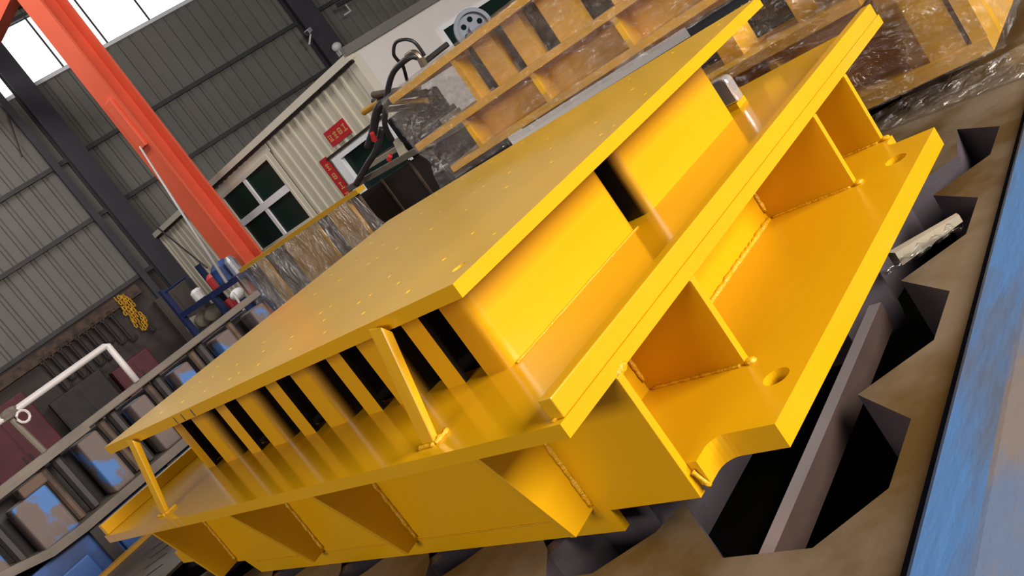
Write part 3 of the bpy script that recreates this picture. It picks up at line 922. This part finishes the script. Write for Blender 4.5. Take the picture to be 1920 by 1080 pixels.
o = build('red_bottle', MB().tube([c + Vector((-0.03, 0, -0.01)), c + Vector((0.02, 0, 0.012)), c + Vector((0.035, 0, 0.02)), c + Vector((0.05, 0, 0.027))], [0.022, 0.022, 0.01, 0.01], 10), REDPL)
tag(o, 'small red bottle lying on the front rail of the steel bench', 'bottle')
# hand wheel
wc = on_y(888, 54, 4.5)
wh = thing('hand_wheel', wc, 'grey alloy hand wheel with round holes in front of the office window', 'wheel')
ax = (CAM - wc).normalized()
ax = (ax + Vector((0.25, 0.0, 0.1))).normalized()
e1_ = ax.cross(Vector((0, 0, 1))).normalized()
e2_ = ax.cross(e1_)
def ringpt(r, a, d):
    return wc + (e1_ * math.cos(a) + e2_ * math.sin(a)) * r + ax * d
def annulus(r0, r1, d0, d1, n=40):
    mb = MB()
    vs, fs = [], []
    for k in range(n):
        a = 2 * PI * k / n
        vs += [ringpt(r0, a, d0), ringpt(r1, a, d0), ringpt(r1, a, d1), ringpt(r0, a, d1)]
    for k in range(n):
        b, c_ = 4 * k, 4 * ((k + 1) % n)
        for i in range(4):
            fs.append((b + i, b + (i + 1) % 4, c_ + (i + 1) % 4, c_ + i))
    return mb.add(vs, fs)
build('rim', annulus(0.120, 0.152, -0.02, 0.03), ALLOY, wh, bevel=0.004)
# web disc with round holes
bm = bmesh.new()
loops = [[(0.125 * math.cos(2 * PI * k / 40), 0.125 * math.sin(2 * PI * k / 40)) for k in range(40)]]
for h in range(6):
    a = h * PI / 3 + 0.3
    loops.append([(0.075 * math.cos(a) + 0.022 * math.cos(2 * PI * k / 14), 0.075 * math.sin(a) + 0.022 * math.sin(2 * PI * k / 14)) for k in range(14)])
ed = []
for lp_ in loops:
    vs = [bm.verts.new((x, y, 0)) for x, y in lp_]
    ed += [bm.edges.new((vs[i], vs[(i + 1) % len(vs)])) for i in range(len(vs))]
bmesh.ops.triangle_fill(bm, use_beauty=True, edges=ed)
ret = bmesh.ops.extrude_face_region(bm, geom=list(bm.faces))
for v in [g for g in ret['geom'] if isinstance(g, bmesh.types.BMVert)]:
    v.co.z = -0.012
bmesh.ops.recalc_face_normals(bm, faces=bm.faces)
mb = MB()
mb.add([wc + e1_ * v.co.x + e2_ * v.co.y + ax * v.co.z for v in bm.verts], [[v.index for v in f.verts] for f in bm.faces] if not bm.verts.index_update() else [])
bm.free()
build('disc', mb, ALLOY, wh)
build('hub', MB().tube([wc - ax * 0.05, wc + ax * 0.045], 0.034, 14), ALLOY, wh)
build('spindle', MB().tube([wc - ax * 0.5, wc - ax * 0.02], 0.022, 10), HOOKS, wh)
o = build('hydraulic_pump', MB().box(wc.x - 0.33, wc.x - 0.02, 4.6, 4.95, 0.55, wc.z - 0.02), BLACKPL, bevel=0.03)
tag(o, 'black hydraulic pump below the grey hand wheel, behind the wrapped stack', 'pump')

# ================================================================ SITE OFFICE
OAZ = R_(172.885)
OC = Vector((-6.055, 7.403, -0.75))
off = thing('site_office', OC, 'cream corrugated site office with a white end wall behind the machines', 'building', None, OAZ)
Z = 0.75
# long wall, local x from the near corner, outside is +y
WX0, WX1, WZ0, WZ1 = 3.50, 5.76, 0.60 + Z, 1.73 + Z
DX0, DX1, DZ1 = 0.15, 1.88, 1.11 + Z
def cor(x0, x1, z0, z1):
    mb = MB()
    pitch = 0.27
    xs = []
    i = math.floor(x0 / pitch)
    x = x0
    xs.append((x0, 0))
    k = i
    while k * pitch < x1 + pitch:
        for off_, d in ((0.0, 0), (0.17, 0), (0.195, 0.022), (0.245, 0.022)):
            xx = k * pitch + off_
            if x0 < xx < x1:
                xs.append((xx, d))
        k += 1
    xs.append((x1, 0))
    vs, fs = [], []
    for x, d in xs:
        vs += [(x, d, z0), (x, d, z1)]
    for i in range(len(xs) - 1):
        fs.append((2 * i, 2 * i + 2, 2 * i + 3, 2 * i + 1))
    return mb.add(vs, fs)
for (a, b, c_, d) in ((0, DX0, 0, 2.80), (DX0, DX1, DZ1, 2.80), (DX1, WX0, 0, 2.82), (WX0, WX1, 0, WZ0), (WX0, WX1, WZ1, 2.85), (WX1, 9.6, 0, 2.86)):
    build('wall_sheet', cor(a, b, c_, d), CREAM, off, local=True, fixn=False)
build('roof_trim', MB().hull([(0 - 0.05, 0.10, 2.70), (-0.05, -0.02, 2.70), (-0.05, -0.02, 2.80), (-0.05, 0.10, 2.80)],
                             [(9.75, 0.10, 2.80), (9.75, -0.02, 2.80), (9.75, -0.02, 2.905), (9.75, 0.10, 2.905)]), CREAM_TRIM, off, local=True)
build('gutter_line', MB().hull([(-0.04, 0.06, 2.655), (-0.04, 0.03, 2.655), (-0.04, 0.03, 2.69), (-0.04, 0.06, 2.69)],
                               [(9.7, 0.06, 2.755), (9.7, 0.03, 2.755), (9.7, 0.03, 2.79), (9.7, 0.06, 2.79)]), HOOKS, off, local=True)
build('corner_trim', MB().box(-0.03, 0.13, -0.10, 0.035, 0, 2.72), CREAM_TRIM, off, local=True)
build('end_corner_trim', MB().box(9.52, 9.63, -0.10, 0.035, 0, 2.8), CREAM_TRIM, off, local=True)
build('roof', MB().hull([(-0.05, 0.08, 2.78), (-0.05, -6, 2.78), (9.7, -6, 2.88), (9.7, 0.08, 2.88)], [(-0.05, 0.08, 2.80), (-0.05, -6, 2.84), (9.7, -6, 2.94), (9.7, 0.08, 2.90)]), SHEET, off, local=True)
# white end wall with its dark window: wall pieces around the opening
EY0, EY1, EZ0, EZ1 = -3.4, -1.42, 0.2 + Z, 1.70 + Z
for (y0, y1, z0, z1) in ((EY1, -0.02, 0, 2.76), (-6, EY0, 0, 2.80), (EY0, EY1, 0, EZ0), (EY0, EY1, EZ1, 2.78)):
    build('end_wall', MB().box(-0.02, 0.06, y0, y1, z0, z1), WHITEWALL, off, local=True)
build('end_roof_trim', MB().box(-0.10, 0.0, -6, 0.1, 2.76, 2.88), SHEET, off, local=True)
def window(name, x0, x1, z0, z1, fr, mats, yy, cols, rows):
    mb = MB()
    o = build(name, MB().box(x0 - fr, x1 + fr, yy - 0.03, yy + 0.03, z1, z1 + fr).box(x0 - fr, x1 + fr, yy - 0.03, yy + 0.03, z0 - fr, z0)
              .box(x0 - fr, x0, yy - 0.03, yy + 0.03, z0, z1).box(x1, x1 + fr, yy - 0.03, yy + 0.03, z0, z1), mats[0], off, local=True)
    for c_ in range(cols):
        for r in range(rows):
            a = x0 + (x1 - x0) * c_ / cols
            b = x0 + (x1 - x0) * (c_ + 1) / cols
            e = z0 + (z1 - z0) * r / rows
            f = z0 + (z1 - z0) * (r + 1) / rows
            g = build('pane', MB().box(a, b, yy - 0.012, yy - 0.004, e, f), mats[1], o, local=True)
    for c_ in range(1, cols):
        a = x0 + (x1 - x0) * c_ / cols
        build('mullion', MB().box(a - 0.055, a + 0.055, yy - 0.02, yy + 0.025, z0, z1), ALU, o, local=True)
    for r in range(1, rows):
        e = z0 + (z1 - z0) * r / rows + 0.02
        build('transom', MB().box(x0, x1, yy - 0.02, yy + 0.03, e - 0.06, e + 0.06), ALU, o, local=True)
    return o
window('window_frame', WX0, WX1, WZ0, WZ1, 0.07, (CREAM_TRIM, DGLASS), 0.02, 2, 2)
# outer cream surround of the window
build('window_surround', MB().box(WX0 - 0.25, WX1 + 0.30, 0.022, 0.035, WZ1 + 0.07, WZ1 + 0.20).box(WX1 + 0.07, WX1 + 0.30, 0.022, 0.035, WZ0 - 0.2, WZ1 + 0.07).box(WX0 - 0.20, WX0 - 0.07, 0.022, 0.035, WZ0 - 0.2, WZ1 + 0.07), CREAM_TRIM, off, local=True)
# door
dr = build('door_frame', MB().box(DX0, DX1, -0.05, 0.05, DZ1 - 0.07, DZ1).box(DX1 - 0.22, DX1, -0.05, 0.05, 0, DZ1 - 0.07).box(DX0, DX0 + 0.1, -0.05, 0.05, 0, DZ1 - 0.07), ALU, off, local=True)
build('door_glass', MB().box(DX0 + 0.1, DX1 - 0.22, -0.03, -0.02, 0, DZ1 - 0.07), DGLASS, dr, local=True)
build('door_head_trim', MB().box(DX0, DX1 + 0.12, 0.022, 0.05, DZ1 + 0.02, DZ1 + 0.06), HOOKS, off, local=True)
# end-wall window
ew = build('window_frame', MB().box(-0.05, 0.07, EY0, EY1, EZ1 - 0.06, EZ1).box(-0.05, 0.07, EY1 - 0.07, EY1, EZ0, EZ1 - 0.06).box(-0.05, 0.07, EY0, EY0 + 0.07, EZ0, EZ1 - 0.06).box(-0.05, 0.07, EY0, EY1, EZ0 - 0.06, EZ0), ALU, off, local=True)
build('pane', MB().box(0.0, 0.01, EY0 + 0.07, EY1 - 0.07, EZ0, EZ1 - 0.06), DGLASS, ew, local=True)

# red papers with worn gold characters (only their strokes can be seen)
def offth(name, label, cat):
    return thing(name, OC, label, cat, None, OAZ)
t = offth('red_sign', 'red paper sign with worn gold characters above the office door', 'sign')
sx0, sx1, sz0, sz1 = 1.00, 1.66, 1.235 + Z, 1.470 + Z
build('paper', MB().box(sx0, sx1, 0.024, 0.030, sz0, sz1), RED, t, local=True)
def strokes(root, cx, cz, sz, segs, wdt=0.16):
    for (x0, z0, x1, z1) in segs:
        # seen from outside, local +x runs to the left
        p = Vector((cx - (x0 - 0.5) * sz, 0.031, cz + (z0 - 0.5) * sz))
        q = Vector((cx - (x1 - 0.5) * sz, 0.031, cz + (z1 - 0.5) * sz))
        build('character_stroke', MB().bar(p, q, sz * wdt, 0.003, up=(0, 1, 0)), GOLD, root, local=True)
chars = [
    [(0.1, 0.9, 0.3, 0.75), (0.1, 0.55, 0.3, 0.5), (0.1, 0.1, 0.35, 0.35), (0.45, 0.8, 0.9, 0.8), (0.68, 0.9, 0.68, 0.15), (0.4, 0.15, 0.95, 0.15)],
    [(0.1, 0.75, 0.9, 0.75), (0.5, 0.95, 0.5, 0.1), (0.15, 0.1, 0.85, 0.1), (0.2, 0.45, 0.8, 0.45)],
    [(0.15, 0.85, 0.15, 0.2), (0.15, 0.85, 0.85, 0.85), (0.85, 0.85, 0.85, 0.2), (0.15, 0.5, 0.85, 0.5), (0.15, 0.2, 0.85, 0.2)],
    [(0.2, 0.9, 0.8, 0.9), (0.5, 0.9, 0.5, 0.15), (0.05, 0.15, 0.95, 0.15)],
]
for i, ch in enumerate(chars):
    strokes(t, sx1 - 0.10 - 0.155 * i, (sz0 + sz1) / 2, 0.115, ch)
t = offth('red_banner', 'narrow red paper banner hanging left of the office door', 'banner')
bx0, bx1, bz0, bz1 = 1.99, 2.24, 0.15 + Z, 1.20 + Z
build('paper', MB().box(bx0, bx1, 0.024, 0.030, bz0, bz1), RED, t, local=True)
for i in range(4):
    strokes(t, (bx0 + bx1) / 2, bz1 - 0.14 - 0.17 * i, 0.12, chars[(i + 1) % 4])

# ================================================================ SMALL THINGS ON THE WALL AND COLUMN
def cctv(x, z, label, flip):
    t = hall_thing('security_camera', label, 'camera')
    y = -0.75
    build('wall_arm', MB().tube([(x, -0.43, z - 0.20), (x - 0.10 * flip, -0.62, z - 0.22), (x + 0.02, -0.74, z - 0.06)], 0.022, 8), WHITEPL, t, local=True)
    build('camera_body', MB().bar((x + 0.12 * flip, -0.62, z + 0.04), (x - 0.16 * flip, -0.98, z - 0.04), 0.11, 0.10), WHITEPL if flip > 0 else BLACKPL, t, local=True, bevel=0.012)
    build('lens_face', MB().bar((x - 0.16 * flip, -0.98, z - 0.04), (x - 0.175 * flip, -1.0, z - 0.045), 0.09, 0.08), BLACKPL, t, local=True)
    return t
cctv(6.75, 4.10 + HZ, 'dark security camera on a white arm, right side of the far column', -1)
cctv(5.55, 3.95 + HZ, 'white security camera on the left side of the far column', 1)
t = hall_thing('flood_lamp', 'small white lamp at the foot of the far column above the roof edge', 'lamp')
build('lamp_body', MB().blob((6.02, -0.55, 3.36 + HZ), 0.13, 0.13, 0.11), WHITEPL, t, local=True, smooth=True)
build('lamp_bracket', MB().box(5.98, 6.08, -0.60, -0.42, 3.14 + HZ, 3.28 + HZ), WHITEPL, t, local=True)
# chains and hooks hanging from the ledge
for i in range(9):
    x = -3.25 + i * 0.195
    z1 = 1.34 + HZ
    L = random.uniform(0.45, 0.95)
    t = hall_thing('lifting_hook', ('leftmost', 'second', 'third', 'fourth', 'fifth', 'sixth', 'seventh', 'eighth', 'rightmost')[i] + ' dark lifting hook from the left in the row below the wall ledge', 'hook', 'dark hooks hanging under the wall ledge')
    build('hook_eye', MB().tube([(x + 0.05 * math.cos(a * PI / 4), -0.23, z1 - 0.02 + 0.06 * math.sin(a * PI / 4)) for a in range(9)], 0.016, 6), RUST, t, local=True)
    build('hook_shank', MB().tube([(x, -0.23, z1 - 0.07), (x + 0.01, -0.23, z1 - L)], 0.035, 7), HOOKS, t, local=True)
    build('hook_tip', MB().tube([(x + 0.07 - 0.07 * math.cos(a * PI / 6), -0.23, z1 - L - 0.07 * math.sin(a * PI / 6)) for a in range(7)], 0.025, 6), HOOKS, t, local=True)
t = hall_thing('yellow_chain_bundle', 'bundle of bright yellow chain hanging on the lower wall', 'chain')
for k in range(5):
    for i in range(9):
        a = (i / 8)
        cx = -1.42 + 0.05 * k + 0.03 * math.sin(i * 1.7 + k)
        cz = 1.45 + HZ - 0.75 * a + 0.03 * math.cos(i + k)
        r0 = 0.045
        vert = (i + k) % 2
        pts = [(cx + (0.028 if vert else 0.008) * math.cos(b * PI / 3), -0.25 + (0.008 if vert else 0.028) * math.cos(b * PI / 3) - 0.02 * (k % 2), cz + 0.055 * math.sin(b * PI / 3)) for b in range(7)]
        build('chain_link', MB().tube(pts, 0.014, 5), YCHAIN, t, local=True)
build('chain_hook', MB().tube([(-1.30, -0.25, 0.75 + HZ), (-1.28, -0.25, 0.55 + HZ), (-1.22, -0.25, 0.48 + HZ), (-1.17, -0.25, 0.55 + HZ)], 0.022, 7), HOOKS, t, local=True)
# dark stored equipment along the lower wall
eq = ((-5.2, -3.9, -1.2, -0.5, 1.05, MAROON, 'maroon machine cabinet by the lower wall, far left'),
      (-3.7, -2.6, -1.1, -0.5, 0.55, HOOKS, 'dark grey steel cabinet behind the white handrail'),
      (-2.5, -1.7, -1.3, -0.6, 0.35, MAROON, 'low maroon cabinet right of the dark grey cabinet'),
      (-0.95, -0.2, -0.9, -0.45, 1.0, WALLDARK, 'grey brown tool cabinet right of the yellow chain'))
for (x0, x1, y0, y1, zt, m_, lb) in eq:
    t = hall_thing('tool_cabinet', lb, 'cabinet')
    build('cabinet_body', MB().box(x0, x1, y0, y1, 0, zt + HZ), m_, t, local=True, bevel=0.02)
    mid = (x0 + x1) / 2
    for a, b in ((x0 + 0.04, mid - 0.02), (mid + 0.02, x1 - 0.04)):
        d = build('cabinet_door', MB().box(a, b, y0 - 0.025, y0 - 0.001, 0.08, zt + HZ - 0.08), m_, t, local=True)
        build('door_handle', MB().box(mid - 0.08 if b < mid else mid + 0.04, mid - 0.05 if b < mid else mid + 0.07, y0 - 0.05, y0 - 0.026, 0.6, 0.8), HOOKS, d, local=True)

# ================================================================ BLUE RACK BEHIND THE CONVEYOR
RY = 6.5
rk = thing('blue_shelf_rack', (-11.8, 6.6, -0.75), 'dark blue steel shelf rack with odds and ends near the orange column', 'rack')
a0, a1 = on_y(335, 585, RY), on_y(452, 520, RY)
zs_hi = (a0.z + a1.z) / 2 + 0.02
zs_lo = 0.07
x0r, x1r = -12.62, -9.9
for zz in (zs_hi, zs_lo):
    build('shelf_beam', MB().box(x0r, x1r, RY - 0.06, RY, zz - 0.10, zz), RACKBLUE, rk)
    build('shelf_board', MB().box(x0r, x1r, RY, RY + 0.8, zz - 0.06, zz - 0.02), HOOKS, rk)
for xx in (x0r - 0.06, -11.3, x1r - 0.02):
    build('upright', MB().box(xx, xx + 0.10, RY - 0.07, RY + 0.03, -0.75, 1.05 if xx < -12 else zs_hi), RACKBLUE, rk)
build('rear_upright', MB().box(x0r, x0r + 0.09, RY + 0.75, RY + 0.84, -0.75, 1.05), RACKBLUE, rk)
build('top_rail', MB().tube([(x0r, RY, 0.98), (x0r + 1.0, RY, 0.98)], 0.02, 6), RACKBLUE, rk)
def onshelf(name, u, v, rx, rz, m_, label, cat, zb, box=False):
    c = on_y(u, v, RY + 0.25)
    if box:
        o = build(name, MB().box(c.x - rx, c.x + rx, RY + 0.1, RY + 0.4, zb, zb + 2 * rz), m_, bevel=0.02)
    else:
        o = build(name, MB().tube([(c.x, RY + 0.25, zb), (c.x, RY + 0.25, zb + rz * 1.5), (c.x, RY + 0.25, zb + rz * 2)], [rx, rx, rx * 0.5], 12), m_, smooth=False)
    return tag(o, label, cat)
onshelf('white_bucket', 360, 538, 0.11, 0.10, WHITEPL, 'white bucket on the upper shelf of the blue rack', 'bucket', zs_hi)
onshelf('red_tin', 393, 512, 0.13, 0.13, REDPL, 'red tin standing on the upper rack shelf', 'tin', zs_hi)
onshelf('blue_drum', 420, 508, 0.20, 0.17, BLUE, 'small blue drum on the upper rack shelf beside the red tin', 'drum', zs_hi)
onshelf('steel_pot', 438, 498, 0.10, 0.16, CHROME, 'shiny steel pot at the right of the upper rack shelf', 'pot', zs_hi)
for i, (u, v) in enumerate(((362, 602), (380, 592), (400, 583))):
    c = on_y(u, v, RY + 0.3)
    o = build('sack', MB().blob((c.x, RY + 0.3, zs_lo + 0.14), 0.14, 0.2, 0.15, jit=0.08), CONCRETE_BAG, smooth=True)
    tag(o, ('leftmost grey sack on the lower rack shelf', 'middle grey sack on the lower rack shelf', 'rightmost grey sack on the lower rack shelf')[i], 'sack', 'grey sacks on the lower rack shelf')
c = on_y(432, 565, RY + 0.2)
o = build('orange_tin', MB().tube([(c.x, RY + 0.2, zs_lo), (c.x, RY + 0.2, zs_lo + 0.22)], 0.11, 10), REDPL)
tag(o, 'orange red tin on the lower rack shelf near its right end', 'tin')
c = on_y(455, 555, RY - 0.2)
o = build('white_helmet', MB().blob((c.x, RY - 0.25, 0.30), 0.11, 0.13, 0.09), WHITEPL, smooth=True)
o2 = build('helmet_post', MB().box(c.x - 0.05, c.x + 0.05, RY - 0.30, RY - 0.20, -0.75, 0.20), RACKBLUE, o)
tag(o, 'white helmet set on a blue post at the right end of the rack', 'helmet')
# leaning white rods
for (ua, va, ub, vb, lb) in ((262, 275, 425, 530, 'long thin white rod leaning beside the orange column'), (437, 548, 464, 592, 'short white rod below the long white rod, in front of the rack')):
    o = build('white_rod', MB().tube([on_y(ua, va, 6.9 if ub < 430 else 6.1), on_y(ub, vb, 6.3 if ub < 430 else 6.05)], [0.016, 0.028], 8), WHITEPIPE, smooth=True)
    tag(o, lb, 'rod')
o = build('black_cable', MB().tube(smooth_path([on_y(297, 428, 7.9), on_y(330, 455, 7.7), on_y(388, 502, 7.0)]), 0.018, 6), RUBBER, smooth=True)
tag(o, 'black cable slanting down the cream office wall to the blue rack', 'cable')
